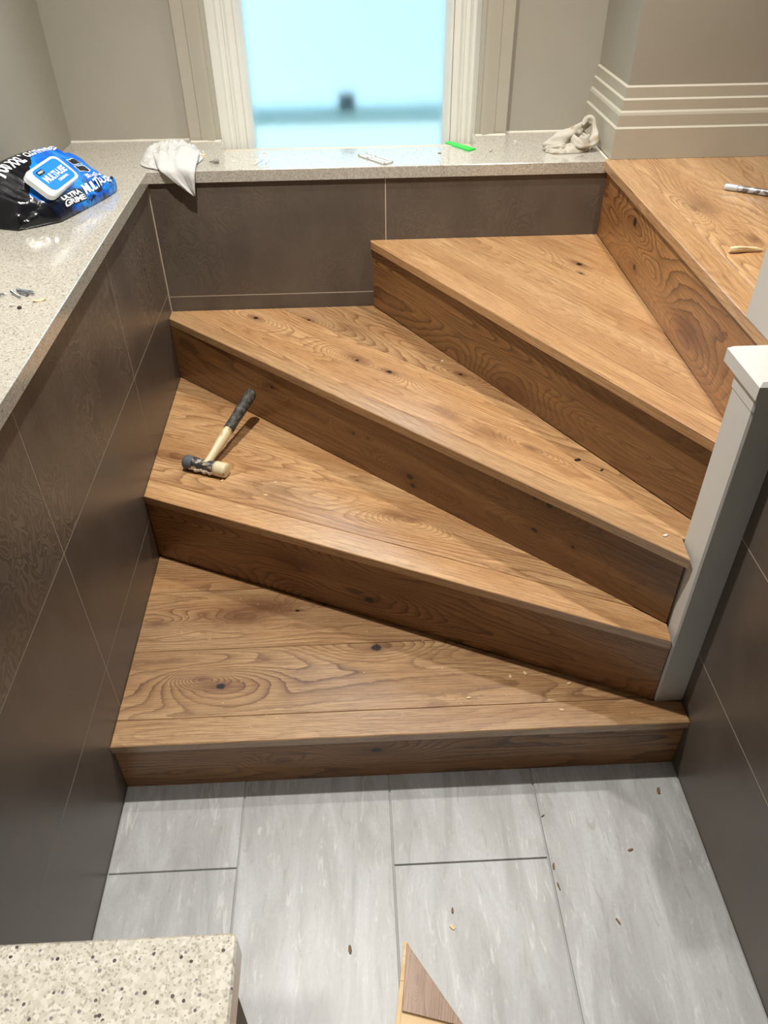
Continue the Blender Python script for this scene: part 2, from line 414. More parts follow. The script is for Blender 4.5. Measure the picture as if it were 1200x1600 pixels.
bm = bmesh.new(); add_box(bm, (-.2665, 2.392, WZ0), (.2665, 2.47, .83)); bm_obj('frame_rail', bm, M['sash'], win)
gl = NT('frosted_glass', .62, (226, 240, 246)); gl.b.inputs['Transmission Weight'].default_value = 1; gl.b.inputs['IOR'].default_value = 1.22
bm = bmesh.new(); add_box(bm, (-.27, 2.416, .82), (.27, 2.420, 2.04)); bm_obj('frosted_pane', bm, gl.m, win)
# outside the pane: outer window rail with its catch, outside ledge, pale neighbouring wall
orail = NT('outer_rail_paint', .6, (190, 226, 232))
bm = bmesh.new(); add_box(bm, (-.40, 2.500, .902), (.40, 2.53, .948)); orl = bm_obj('outer_rail', bm, orail.m, win)
bm = bmesh.new(); add_box(bm, (-.026, 2.487, .945), (.020, 2.515, .982)); bm_obj('catch', bm, plain('catch_metal', (40, 66, 72), .5), win)
wall_slab('wall_outside', (-3, 2.9, -1.5), (3, 4.2, .56), plain('pale_ground', (240, 236, 218), .8)).name = 'ground'
nb = wall_slab('wall_outside', (-3, 4.2, -1.5), (3, 4.3, 1.9), plain('pale_render', (236, 240, 244), .8))

# ------------------------------------------------------------------ the staircase
st = thing('staircase', 'winding oak staircase with four wedge steps rising to a plank landing', 'staircase', (0, .9135, 0))
N1 = [(XL, .9145), (XR, .9133)]
R2 = [(-.5141, 1.4713), (.5829, .9696)]; N2 = [(-.5141, 1.4693-.0105), (.5765, .9584)]
N2 = [(-.5141, 1.4675), (.5760, .9582)]
R3 = [(-.5141, 2.0271), (.5797, 1.0053)]; N3 = [(-.5141, 2.0298), (.5780, .9880)]
N3 = [(-.5141, 2.0260), (.0821, 1.4505), (.5780, .9874)]
R4 = [(.0525, 2.0716), (.6475, 1.0461)]; N4 = [(.0470, 2.0640), (.6039, 1.0936)]
R5X = [(.6578, 2.0716), (.6500, 1.12)]; N5X = .6455
def perp(a, b):
    d = (Vector(b)-Vector(a)).normalized(); return d, Vector((-d.y, d.x))
def uvw(p, d):
    q = Vector((-d[1], d[0])).normalized(); dd = Vector(d).normalized(); return (p[0]*dd.x+p[1]*dd.y, p[0]*q.x+p[1]*q.y+(p[2] if len(p) > 2 else 0))
def tread(label, poly, z, joints, d, seeds, knotlists, kws, nose_poly_mat):
    """joints: list of (point, point) from the nosing backwards; each strip between joints is a plank"""
    poly = ccw(poly)
    base = prism('tread', ccw(inset(poly, .004)), z-TH+.0015, z-.006, M['core'], st, ch=.0005)
    lines = [((Vector(a)), perp(a, b)[1]) for a, b in joints]
    for i in range(len(lines)+1):
        q = poly
        if i > 0: q = clip(q, lines[i-1][0], lines[i-1][1])
        if i < len(lines): q = clip(q, lines[i][0], -lines[i][1])
        if len(q) < 3: continue
        q = inset(ccw(q), .0003)
        mat = wood('oak_%s_%d' % (label, i), seeds[i], knots=[(*uvw((k[0], k[1], z), d), k[2], k[3]) for k in knotlists[i]], **kws[i])
        if i == 0: prism('nosing', q, z-TH, z, mat, base, ch=.0016, grain=d, ch_low=.001)
        else: prism('plank', q, z-.0058, z, mat, base, ch=.0014, grain=d)
    return base
def riser(label, a, b, z0, z1, seed, knots=(), **kw):
    d, n = perp(a, b); a, b = Vector(a)+d*.001, Vector(b)-d*.001
    q = [tuple(a), tuple(b), tuple(b+n*.014), tuple(a+n*.014)]
    ks = [(*uvw((x, y, z), d), r, k) for x, y, z, r, k in knots]
    prism('riser', q, z0+.0006, z1, wood('oak_riser_%s' % label, seed, knots=ks, **kw), st, ch=.0005, grain=tuple(d))
LT = dict(base=(186, 136, 88), light=(206, 160, 110), dark=(122, 78, 44))
# tread 1
tread('t1', [(XL, .9145), (XR, .9133), (XR, .9645), (.5829, .9696), (XL, 1.4713)], T1,
      [((-.5, .9765), (.5, .9765)), ((-.5, 1.1565), (.5, 1.1565)), ((-.5, 1.3385), (.5, 1.348))], (1, 0), [1, 2, 3.3, 4.7],
      [[], [(-.3124, 1.0533, .0085, 'knot'), (.0191, 1.1407, .010, 'knot'), (-.355, 1.075, .004, 'halo')], [(-.285, 1.252, .010, 'stain'), (-.235, 1.272, .011, 'stain'), (-.275, 1.245, .006, 'halo'), (-.0927, 1.2813, .008, 'knot'), (-.4795, 1.2381, .006, 'halo'), (-.16, 1.262, .004, 'knot')], []],
      [dict(contrast=.3, K=10), dict(contrast=.7, K=12, vs=6), dict(contrast=.6, K=10), dict(contrast=.7, K=14)], None)
d2, n2 = perp(*N2)
o2 = lambda t: tuple(Vector(N2[0])+n2*t)
def par(a, b): return (a, b)
tread('t2', [(-.5141, 1.4675), (.5760, .9582), (.5811, 1.0040), (-.5141, 2.0271)], T2,
      [((-.5117, 1.5318), (.0, 1.2960)), ((-.5048, 1.9422), (-.3393, 1.8560))], tuple(d2), [5.1, 6.4, 7.9],
      [[], [(-.4712, 1.6258, .010, 'halo'), (.0772, 1.3626, .009, 'halo'), (.11, 1.345, .006, 'halo'), (-.20, 1.47, .008, 'smudge')], []],
      [dict(contrast=.28, K=10), dict(contrast=.5, K=10), dict(contrast=.5)], None)
d3, n3 = perp((-.5141, 2.026), (.578, .9874))
tread('t3', [(-.5141, 2.0265), (.5780, .9874), (.5835, 1.0462), (.6475, 1.0462), (.0525, 2.0706), (-.5141, 2.0706)], T3,
      [((-.4794, 2.0620), (.4643, 1.1620)), ((-.2196, 2.0773), (.2622, 1.6050))], tuple(d3), [8.2, 9.6, 10.3],
      [[], [(-.2735, 2.0118, .007, 'knot'), (-.0, 1.762, .009, 'halo'), (.0, 1.755, .005, 'knot'), (.0773, 1.692, .006, 'knot'), (.20, 1.50, .006, 'smudge'), (.28, 1.41, .006, 'smudge'), (.3619, 1.349, .005, 'halo')], [(-.1287, 1.9904, .005, 'knot'), (.2506, 1.6685, .005, 'knot'), (-.02, 1.93, .007, 'smudge')]],
      [dict(contrast=.25, K=10), dict(contrast=.5, K=10, vs=8), dict(contrast=.6, K=10)], None)
d4, n4 = perp(*N4)
tread('t4', [(.0470, 2.0706), (.0475, 2.0620), (.6310, 1.0462), (.6500, 1.0462), (.6578, 2.0706)], T4,
      [((.1232, 2.0741), (.6382, 1.1554)), ((.3243, 2.0735), (.5812, 1.6203)), ((.5315, 2.0725), (.6493, 1.8790))], tuple(d4), [11.2, 12.45, 13.1, 14.6],
      [[], [], [(.5607, 1.868, .007, 'knot'), (.5523, 1.8128, .0035, 'knot')], []],
      [dict(contrast=.2, K=10), dict(contrast=.3, K=14, vs=11), dict(contrast=.3, K=12, vs=10), dict(contrast=.35)], None)
# landing
tread('t5', [(N5X, 2.0640), (N5X-.002, 1.108), (.66, 1.108), (.66, .75), (1.6, .75), (1.6, 2.0700), (.6600, 2.0700), (.6455, 2.0640)][0:0] or [(N5X, 2.0640), (N5X-.001, 1.03), (1.6, 1.03), (1.6, 2.0915), (.6600, 2.0915)], T5,
      [((.7085, 2.05), (.7045, 1.2)), ((.8985, 2.05), (.8800, 1.5)), ((1.09, 2.05), (1.08, 1.5)), ((1.28, 2.05), (1.27, 1.5))], (0, -1), [15.5, 16.9, 17.2, 18.8, 19.1],
      [[], [(.7659, 1.7183, .009, 'smudge'), (.745, 1.70, .006, 'halo'), (.80, 1.51, .006, 'halo')], [], [], []],
      [dict(contrast=.25, K=10), dict(contrast=.6, K=11, vs=6), dict(contrast=.5), dict(contrast=.5), dict(contrast=.5)], None)
RD_SHADE = dict(coat=.12, base=(154, 108, 62), light=(174, 127, 77), dark=(70, 40, 20))  # same oak as the treads, darkened: the risers' shade is in the colour
riser('1', (XL, .9218), (XR, .9218), 0, T1-TH, 21.3, [(.01, .9218, .093, .008, 'knot'), (-.0229, .9218, .1268, .004, 'knot'), (-.1852, .9218, .0674, .005, 'halo')], K=9, contrast=.7, **RD_SHADE)
riser('2', *R2, T1, T2-TH, 22.9, [(.009, 1.232, .2097, .0095, 'knot'), (-.16, 1.31, .262, .012, 'halo')], K=15, contrast=.8, vs=6, us=1.4, **RD_SHADE)
riser('3', *R3, T2, T3-TH, 23.4, [(.1115, 1.4427, .3949, .008, 'knot'), (.1187, 1.436, .3747, .0065, 'knot'), (-.0155, 1.5613, .4414, .0045, 'knot'), (.0189, 1.5292, .447, .003, 'knot'), (.3731, 1.1983, .4947, .0065, 'knot'), (.348, 1.22, .498, .005, 'knot'), (.3554, 1.2148, .417, .007, 'knot'), (.4211, 1.1535, .4207, .004, 'knot'), (-.2193, 1.7517, .4632, .004, 'knot')], K=6, contrast=.45, **RD_SHADE)
riser('4', *R4, T3, T4-TH, 24.6, [(.343, 1.5689, .5378, .010, 'halo'), (.36, 1.54, .56, .012, 'halo')], K=13, contrast=.75, vs=7, us=1.2, **RD_SHADE)
riser('5', *R5X, T4, T5-TH, 25.2, [(.6553, 1.7977, .8427, .0095, 'knot'), (.6548, 1.7438, .756, .007, 'knot'), (.6516, 1.3804, .7715, .015, 'halo')], K=9, contrast=.6, vs=7, us=1.3, **RD_SHADE)

# ------------------------------------------------------------------ newel post, tall post
np_ = thing('newel_post', 'short white-painted newel post with chamfered flat cap at the inner corner of the stairs', 'post', (.6175, 1.006, T1))
def post_shaft(name, x0, y0, x1, y1, z0, z1, c, parent):
    q = [(x0+c, y0), (x1-c, y0), (x1, y0+c), (x1, y1-c), (x1-c, y1), (x0+c, y1), (x0, y1-c), (x0, y0+c)]
    return prism(name, q, z0, z1, M['white'], parent, ch=.0005)
post_shaft('post', .5848, .9663, .6508, 1.044, T1+.0006, CZ-.03, .0035, np_)
post_shaft('collar', .5835, .965, .6520, 1.046, CZ-.052, CZ-.0285, .003, np_)
cap = prism('cap', [(.5785, .9575), (.90, .9575), (.90, 1.0795), (.5785, 1.0795)], CZ-.0285, CZ+.001, M['white'], np_, ch=.006, ch_low=.0015)
tp = tag(post_shaft('tall_post', .6435, 1.0815, .735, 1.175, T5+.0005, 1.95, .003, None), 'tall white post rising behind the newel cap at the right edge', 'post')

# ------------------------------------------------------------------ hammer on the second tread
hm = thing('hammer', 'hide-faced mallet with cream shaft and dark grip leaning on the third riser', 'hammer', (-.375, 1.553, T2))
A = Vector((-.4315, 1.5765, T2+.0185)); B = Vector((-.3225, 1.5310, T2+.0185)); hd = (B-A).normalized(); HL = (B-A).length
steel = NT('worn_dark_steel', .42, (92, 92, 94)); steel.b.inputs['Metallic'].default_value = .55
P = steel.vec('object'); sm = steel.noise(P, 55, 4, .6)
steel.col(steel.mix(steel.smooth(sm, .52, .58), sl((84, 84, 87)), sl((206, 192, 172)))); steel.bump(sm, .4, .002)
rub = NT('scuffed_grey_rubber', .7, (88, 90, 94)); rub.bump(rub.noise(rub.vec('object'), 200, 3), .3, .001)
cream = NT('stained_cream_nylon', .45); P = cream.vec('object'); cn = cream.noise(P, 38, 4, .6)
cream.col(cream.mix(cream.smooth(cn, .56, .7), sl((226, 210, 172)), sl((150, 112, 72)))); cream.bump(cn, .2, .001)
dgrip = NT('dark_grip', .62, (62, 60, 54)); dg = dgrip.noise(dgrip.vec('object'), 90, 4, .65)
dgrip.col(dgrip.mix(dgrip.smooth(dg, .4, .7), sl((48, 46, 42)), sl((104, 100, 88)))); dgrip.bump(dg, .4, .0015)
mt = axis_matrix(A, hd)
bm = bmesh.new(); lathe(bm, [(.0146, .024), (.0162, .026), (.0166, .032), (.0150, .040), (.0145, .055), (.0150, .070), (.0166, .078), (.0166, .086), (.0150, .088)], 32, mt); hb = bm_obj('head', bm, steel.m, hm, True)
bm = bmesh.new(); lathe(bm, [(.006, -.001), (.0135, .0005), (.0172, .004), (.0178, .010), (.0178, .022), (.0168, .026), (.010, .027)], 32, mt); bm_obj('rubber_face', bm, rub.m, hm, True)
bm = bmesh.new(); lathe(bm, [(.010, .086), (.0176, .0865), (.0184, .092), (.0184, HL-.007), (.0172, HL-.002), (.0145, HL), (.006, HL+.0012)], 32, mt); bm_obj('hide_face', bm, cream.m, hm, True)
bm = bmesh.new()                                            # glue drips along the head
rnd = random.Random(4)
for k in range(9):
    t = .024+.062*k/8; a = R(-62+rnd.uniform(-9, 9)); c = mt @ Vector((0, 0, t)); rr = .0155
    side = Vector((-hd.y, hd.x, 0)); side = -side if side.y > 0 else side
    p = c+side*rr*math.cos(R(28))+Vector((0, 0, -1))*rr*(.25+.3*rnd.random())
    bmesh.ops.create_icosphere(bm, subdivisions=2, radius=.0042+rnd.random()*.002, matrix=Matrix.Translation(p) @ Matrix.Diagonal((1.2, .7, 1, 1)))
bm_obj('glue_smear', bm, plain('pale_glue', (214, 202, 184), .5), hm, True)
H0 = Vector((-.3745, 1.5545, T2+.0215)); H1 = Vector((-.2745, 1.7735, .4385)); hz = (H1-H0).normalized(); HH = (H1-H0).length; mh = axis_matrix(H0, hz)
bm = bmesh.new(); lathe(bm, [(.0095, -.010), (.0098, .0), (.0088, .018), (.0090, .040), (.0108, .070), (.0112, .095), (.0105, HH*.46), (.0100, HH*.5)], 28, mh @ Matrix.Diagonal((1, 1.25, 1, 1))); bm_obj('handle', bm, cream.m, hm, True)
bm = bmesh.new(); lathe(bm, [(.0116, HH*.465), (.0132, HH*.47), (.0134, HH*.5), (.0126, HH*.6), (.0138, HH*.72), (.0140, HH*.85), (.0146, HH*.93), (.0140, HH*.975), (.0108, HH), (.005, HH+.004)], 28, mh @ Matrix.Diagonal((1, 1.12, 1, 1))); bm_obj('grip', bm, dgrip.m, hm, True)

# ------------------------------------------------------------------ wipes pack
E1 = Vector((.30, .954, 0)).normalized(); E2 = Vector((.954, -.30, 0)).normalized()
WC = Vector((-.672, 1.815, CZ)); HS, HT = .148, .086
def pack_pt(s, a, off=0):
    """s in [-1,1] along the pack, a in [0,1] across from the wall edge over the top to the front edge"""
    e = max(0., 1-abs(s)**3.2); e2 = e**.55
    th = math.pi*(1-a); ct, sn = math.cos(th), math.sin(th)
    w = HT*(.80+.20*e2); h = .074*e2+.004
    t = w*math.copysign(abs(ct)**.70, ct)
    A_, B_ = .118, .0715-.66*(t-.0395)                     # fuller against the wall, sloping to the front
    top = .5*(A_+B_-math.sqrt((A_-B_)**2+.0006))
    z = (top*e2+.004)*(max(0, sn)**.5)
    wr = noise.noise(Vector((s*3.1, a*4, 2.2)))*.007+noise.noise(Vector((s*9, a*7, 5)))*.0055*(.45+abs(s)**2*2.4)+(.5-abs(noise.noise(Vector((s*6, a*5, 11)))))*.006*(.3+abs(s))
    wr += noise.noise(Vector((s*22, a*9, 8)))*.003*(abs(s)**4)*2.5
    flat = max(0, 1-((s+.02)/.62)**4)*max(0, 1-((a-.5)/.34)**4) if abs(s+.02) < .62 and abs(a-.5) < .34 else 0
    wr *= (1-.85*flat); k = min(1, z/.02)
    z += wr*k
    x = s*HS
    if s > .9: z += .018*(s-.9)/.1*(.5+.5*math.sin(a*9))
    if s < -.55: t += .035*(-s-.55)/.45*(.4-a)*2; z *= 1-.25*(-s-.55)/.45
    return WC+E1*x+E2*(t+.012*s)+Vector((0, 0, max(0.0012, z)+off))
def pack_n(s, a):
    e = .004; p = pack_pt(s, a); u = pack_pt(s+e, a)-p; v = pack_pt(s, a+e)-p; n = v.cross(u)
    n.normalize(); return n if n.z > 0 or n.dot(E2) > 0 else -n
wp = thing('wipes_pack', 'crumpled blue and black plastic pack of cleaning wipes with white lid against the left wall', 'wipes', WC)
film = NT('printed_film', .2); uv = film.vec('uv'); sp = film.n('ShaderNodeSeparateXYZ'); film.L(uv, sp.inputs[0]); fs, fa = sp.outputs[0], sp.outputs[1]
nb1 = film.math('MULTIPLY', film.math('SUBTRACT', film.noise(uv, 5, 2), .5), .10)
# black: the wall side up to the lid, near end, and the front lower near end
edge1 = film.math('ADD', film.math('MULTIPLY', fs, -.22), .47)      # a < edge -> black
bk = film.math('LESS_THAN', film.math('ADD', fa, nb1), edge1)
bk2 = film.math('LESS_THAN', film.math('ADD', fs, film.math('MULTIPLY', film.math('ABSOLUTE', film.math('SUBTRACT', fa, .62)), -.35)), -.66)
blk = film.math('MAXIMUM', bk, bk2)
swirl = film.smooth(film.noise(film.mapping(uv, scale=(2, 5, 1)), 1.6, 3, .5, .8), .35, .65)
blue = film.mix(swirl, sl((8, 86, 190)), sl((28, 138, 226)))
lowd = film.smooth(film.noise(film.mapping(uv, scale=(4, 6, 1), loc=(3, 1, 0)), 1.3, 2), .48, .56)
dk_f = film.math('MULTIPLY', film.smooth(fa, .66, .8), film.math('MAXIMUM', lowd, film.smooth(fs, -.1, -.3)))
blue = film.mix(dk_f, blue, sl((10, 20, 44)))
film.col(film.mix(blk, blue, sl((16, 18, 24))))
film.bump(film.noise(uv, 14, 3, .6, .6), .35, .004)
bm = bmesh.new(); uvl = bm.loops.layers.uv.new('UVMap'); NS, NA = 90, 56; G = []
for i in range(NS+1):
    s = -1+2*i/NS; G.append([(bm.verts.new(pack_pt(s, j/NA)), s, j/NA) for j in range(NA+1)])
def fc(vs):
    f = bm.faces.new([v[0] for v in vs])
    for l, v in zip(f.loops, vs): l[uvl].uv = (v[1], v[2])
for i in range(NS):
    for j in range(NA): fc((G[i][j], G[i+1][j], G[i+1][j+1], G[i][j+1]))
    fc((G[i][NA], G[i+1][NA], G[i+1][0], G[i][0]))
for i in (0, NS): bm.faces.new([q[0] for q in G[i]])
bm_obj('film_bag', bm, film.m, wp, True)
ink = {'w': plain('white_print', (236, 240, 244), .4), 'k': plain('black_print', (18, 20, 26), .4), 'b': plain('blue_print', (22, 128, 214), .35)}
def text_mesh(txt, bold=.02):
    cu = bpy.data.curves.new('t', 'FONT'); cu.body = txt; cu.size = 1; cu.offset = bold; cu.resolution_u = 3; cu.space_character = .92
    o = bpy.data.objects.new('t', cu); COL.objects.link(o); dg = bpy.context.evaluated_depsgraph_get(); dg.update()
    me = bpy.data.meshes.new_from_object(o.evaluated_get(dg)); bpy.data.objects.remove(o)
    bm = bmesh.new(); bm.from_mesh(me); bmesh.ops.triangulate(bm, faces=bm.faces)
    for _ in range(2):
        ed = [e for e in bm.edges if e.calc_length() > .18]
        if ed: bmesh.ops.subdivide_edges(bm, edges=ed, cuts=1); bmesh.ops.triangulate(bm, faces=bm.faces)
    x0 = min(v.co.x for v in bm.verts); x1 = max(v.co.x for v in bm.verts); y0 = min(v.co.y for v in bm.verts); y1 = max(v.co.y for v in bm.verts)
    return bm, x0, x1, y0, y1
def on_pack(name, txt, s0, s1, a0, a1, mat, skew=0, off=.0012, da=0):
    """text from s0 to s1; its top at a0, its foot at a1; da = drift of a along s"""
    bm, x0, x1, y0, y1 = text_mesh(txt, .03)
    for v in bm.verts:
        u = (v.co.x-x0)/(x1-x0); t = (v.co.y-y0)/(y1-y0); s = s0+(s1-s0)*u+skew*t; a = a1+(a0-a1)*t+da*u
        v.co = pack_pt(s, a)+pack_n(s, a)*off
    return bm_obj(name, bm, mat, wp)
def patch(name, s0, s1, a0, a1, mat, off=.0008, n=10, da=0, r=0):
    bm = bmesh.new(); G = []
    for i in range(n+1):
        row = []
        for j in range(n+1):
            u, t = i/n, j/n; s = s0+(s1-s0)*u; a = a0+(a1-a0)*t+da*u; row.append(bm.verts.new(pack_pt(s, a)+pack_n(s, a)*off))
        G.append(row)
    for i in range(n):
        for j in range(n): bm.faces.new((G[i][j], G[i+1][j], G[i+1][j+1], G[i][j+1]))
    return bm_obj(name, bm, mat, wp)
on_pack('lettering', '100 XXL', -.62, -.12, .40, .485, ink['w'], .02)
on_pack('lettering', '+', -.10, -.05, .39, .425, ink['w'])
on_pack('lettering', 'CLOTHWIPES', -.03, .62, .405, .465, ink['w'], .02)
# lid: rounded box standing proud of the film
LX = Vector((.14, .985, 0)).normalized(); LN = LX.cross(Vector((.756, .0, -.645)).normalized()); LN = -LN if LN.z < 0 else LN
LY = LN.cross(LX); LY = -LY if LY.x < 0 else LY
LC = Vector((-.640, 1.785, CZ+.0725))
def lid_pt(u, t, h): return LC+LX*(.070*u)+LY*(.034*t)+LN*h
def rrect(k, rx=.3, n=6):
    pts = []
    for cx, cy, a0 in ((1-rx, 1-rx*1.3, 0), (-1+rx, 1-rx*1.3, 90), (-1+rx, -1+rx*1.3, 180), (1-rx, -1+rx*1.3, 270)):
        for i in range(n+1): a = R(a0+90*i/n); pts.append(((cx+rx*math.cos(a))*k, (cy+rx*1.3*math.sin(a))*k))
    return pts
def lid_layer(name, rings, mat):
    bm = bmesh.new(); L_ = [[bm.verts.new(lid_pt(u, t, h)) for u, t in rrect(k)] for k, h in rings]; n = len(L_[0])
    for a, b in zip(L_, L_[1:]):
        for i in range(n): bm.faces.new((a[i-1], a[i], b[i], b[i-1]))
    bm.faces.new(L_[-1]); bm.faces.new(L_[0][::-1]); return bm_obj(name, bm, mat, wp)
ld = lid_layer('lid', [(1.05, -.007), (1.05, .004), (.98, .0085), (.9, .0095), (.5, .0095)], plain('white_lid_plastic', (232, 238, 240), .3))
lid_layer('lid_label', [(.84, .0096), (.83, .0101), (.5, .0101)], ink['b'])
def on_lid(txt, u0, u1, t0, t1, mat, h=.0109):
    bm, x0, x1, y0, y1 = text_mesh(txt, .03)
    for v in bm.verts:
        u = (v.co.x-x0)/(x1-x0); t = (v.co.y-y0)/(y1-y0); v.co = lid_pt(u0+(u1-u0)*u, t1+(t0-t1)*t, h)
    bm_obj('lettering', bm, mat, wp)
on_lid('MULTI-USE', -.68, .70, -.22, .28, ink['w'])
on_lid('ORIGINAL', -.15, .50, .38, .56, ink['w'])
bm = bmesh.new(); bm.faces.new([bm.verts.new(lid_pt(u, t, .0107)) for u, t in ((-.66, -.66), (-.28, -.66), (-.28, -.36), (-.66, -.36))]); bm_obj('lid_badge', bm, ink['k'], wp)
on_lid('PRO', -.61, -.33, -.58, -.44, ink['w'], .0113)
patch('badge', .44, .66, .53, .58, ink['w'], .0008); patch('badge', .45, .65, .535, .575, ink['k'], .0011)
patch('badge', .42, .66, .59, .65, ink['w'], .0008); patch('badge', .43, .65, .595, .645, ink['k'], .0011)
patch('ultra_panel', -.37, .13, .78, .94, ink['k'], .0007, 14)
on_pack('lettering', 'ULTRA', -.34, .09, .79, .855, ink['w'])
on_pack('lettering', 'GRIME', -.35, .11, .865, .93, ink['w'])
on_pack('lettering', 'MULTI-USE', .16, .86, .76, .87, ink['w'], .02)
on_pack('lettering', 'XXL CLOTHWIPES', .42, .84, .68, .73, ink['w'])

# ------------------------------------------------------------------ tissues
tis = NT('white_tissue', .85, (196, 196, 192)); tis.b.inputs['Subsurface Weight'].default_value = .0
tis.bump(tis.noise(tis.vec('object'), 260, 2), .15, .0006)
def tube(bm, pts, radii, seg=14, fold=.0, seed=0):
    rings = []; N = len(pts)
    for i, p in enumerate(pts):
        p = Vector(p); a = Vector(pts[max(0, i-1)]); b = Vector(pts[min(N-1, i+1)]); d = (b-a).normalized()
        mt_ = axis_matrix(p, d, (0.02, .03, 1) if abs(d.z) < .95 else (1, 0, 0)); rg = []
        for k in range(seg):
            th = 2*math.pi*k/seg; r = radii[i]*(1+fold*math.sin(th*3+i*.35+seed)+fold*.8*math.sin(th*5-i*.5+seed*2)+.25*noise.noise(Vector((p.x*60+math.cos(th), p.y*60+math.sin(th), seed))))
            v = mt_ @ Vector((r*math.cos(th), r*math.sin(th), 0)); v.z = max(v.z, CZ+.0006) if v.y > YF else v.z; rg.append(bm.verts.new(v))
        rings.append(rg)
    for a, b in zip(rings, rings[1:]):
        for k in range(seg): bm.faces.new((a[k-1], a[k], b[k], b[k-1]))
    bm.faces.new(rings[0][::-1]); bm.faces.new(rings[-1])
def spline(pts, n):
    out = []; P_ = [Vector(p) for p in pts]; P_ = [P_[0]]+P_+[P_[-1]]
    for i in range(1, len(P_)-2):
        for k in range(n):
            t = k/n; a, b, c, d = P_[i-1:i+3]
            out.append(.5*((2*b)+(-a+c)*t+(2*a-5*b+4*c-d)*t*t+(-a+3*b-3*c+d)*t**3))
    out.append(P_[-2]); return out
# left tissue: crumpled sheet, one corner hanging over the stone edge
bm = bmesh.new(); NG = 60; G = []
for i in range(NG+1):
    row = []
    for j in range(NG+1):
        u, v = i/NG, j/NG                                  # u: left->right, v: back->front
        x = -.520+.128*u+.010*math.sin(v*5)*(1-u); y = 2.245-.172*v-.035*(1-u)*v*0
        lump = math.exp(-((u-.55)/.42)**2-((v-.34)/.36)**2)*.036+math.exp(-((u-.06)/.13)**2-((v-.35)/.28)**2)*.024
        q = Vector((u*4.2, v*4.2, 3.3)); rdg = (1-abs(noise.noise(q*1.1))*2)*.5+(1-abs(noise.noise(q*2.3+Vector((5, 0, 0))))*2)*.25
        edge = min(1, min(u, 1-u, v+.05, 1.02-v)*7)
        z = CZ+.0015+(lump*(.5+.75*rdg)+.010*max(0, rdg))*max(.08, edge)
        ang = math.atan2(v-.45, u-.5); rr = math.hypot(u-.5, v-.45)
        row.append([x, y, z, u, v])
    G.append(row)
def tis_map(x, y, z, u, v):
    a, b = 2*u-1, 2*v-1; q = 1+.10*noise.noise(Vector((math.atan2(b, a)*1.6, 2, 7)))
    a, b = a*math.sqrt(1-b*b/2)*q, b*math.sqrt(1-a*a/2)*q
    return -.460+.080*a, 2.165+.094*b*-1, z
bm_v = []
for row in G:
    bm_v.append([bm.verts.new(tis_map(*q)) for q in row])
for i in range(NG):
    for j in range(NG): bm.faces.new((bm_v[i][j], bm_v[i+1][j], bm_v[i+1][j+1], bm_v[i][j+1]))
# hanging flap: from a seam on the lump over the edge down to a point
FN, FM = 26, 18; A0, A1 = Vector((-.500, 2.140, 0)), Vector((-.386, 2.170, 0)); rows = []
for i in range(FN+1):
    t = i/FN; rw = []
    for j in range(FM+1):
        w_ = j/FM
        top = A0.lerp(A1, w_); lip = Vector((-.476, YF-.003, 0)).lerp(Vector((-.385, YF-.003, 0)), w_); tip = Vector((-.418, YF-.009, 0))
        if t < .55:
            k = t/.55; p = top.lerp(lip, k); z = CZ+.004+.022*(1-k)**1.3*(.55+.45*math.sin(math.pi*w_))+.0035*(1+math.sin(w_*11+k*2))*(1-.5*k)
        else:
            k = (t-.55)/.45; p = lip.lerp(Vector((-.398, YF-.010, 0)), k**1.1); p = lip*(1-k)+(Vector((-.396, YF-.008, 0))+Vector((.004*(w_-.5), 0, 0)))*k
            p.y -= .004*math.sin(math.pi*k)+.003*math.sin(w_*9); z = CZ+.004-.062*k*(1-.0*w_)
        rp_ = (1-abs(noise.noise(Vector((w_*5+t*1.5, t*3.2, 9)))*2)); z += .006*rp_*(1-.7*t) ; p.y -= .0035*rp_*(t > .55)
        rw.append(bm.verts.new((p.x, p.y, z)))
    rows.append(rw)
for i in range(FN):
    for j in range(FM): bm.faces.new((rows[i][j], rows[i+1][j], rows[i+1][j+1], rows[i][j+1]))
t1 = tag(bm_obj('tissue', bm, tis.m, None, True), 'crumpled white tissue with a corner hanging over the worktop edge, left of the window', 'tissue')
so = t1.modifiers.new('s', 'SOLIDIFY'); so.thickness = .0009; so.offset = 1
# right tissue: twisted rag in the corner
rag = NT('stained_rag', .85); rn = rag.noise(rag.vec('world'), 22, 3)
rag.col(rag.mix(rag.smooth(rn, .5, .68), sl((190, 184, 170)), sl((150, 134, 108)))); rag.bump(rag.noise(rag.vec('object'), 180, 3), .3, .001)
bm = bmesh.new()
c1 = spline([(.510, 2.178, CZ+.008), (.535, 2.172, CZ+.016), (.560, 2.180, CZ+.026), (.585, 2.196, CZ+.034), (.610, 2.206, CZ+.044), (.632, 2.196, CZ+.062)], 6)
tube(bm, c1, [.006+.013*math.sin(math.pi*min(1, (i+2)/len(c1)*1.0)) for i in range(len(c1))], 18, .16, 1)
c2 = spline([(.555, 2.165, CZ+.012), (.560, 2.192, CZ+.030), (.580, 2.180, CZ+.030), (.600, 2.150, CZ+.018), (.628, 2.145, CZ+.018), (.640, 2.165, CZ+.034), (.638, 2.185, CZ+.060), (.625, 2.195, CZ+.068), (.610, 2.190, CZ+.055)], 6)
tube(bm, c2, [.0085+.0035*math.sin(i*.5) for i in range(len(c2))], 18, .14, 3)
c3 = spline([(.515, 2.170, CZ+.006), (.545, 2.155, CZ+.010), (.560, 2.160, CZ+.016), (.557, 2.180, CZ+.026)], 6)
tube(bm, c3, [.007+.004*math.sin(i*.3) for i in range(len(c3))], 18, .18, 5)
NR = 70; G = []
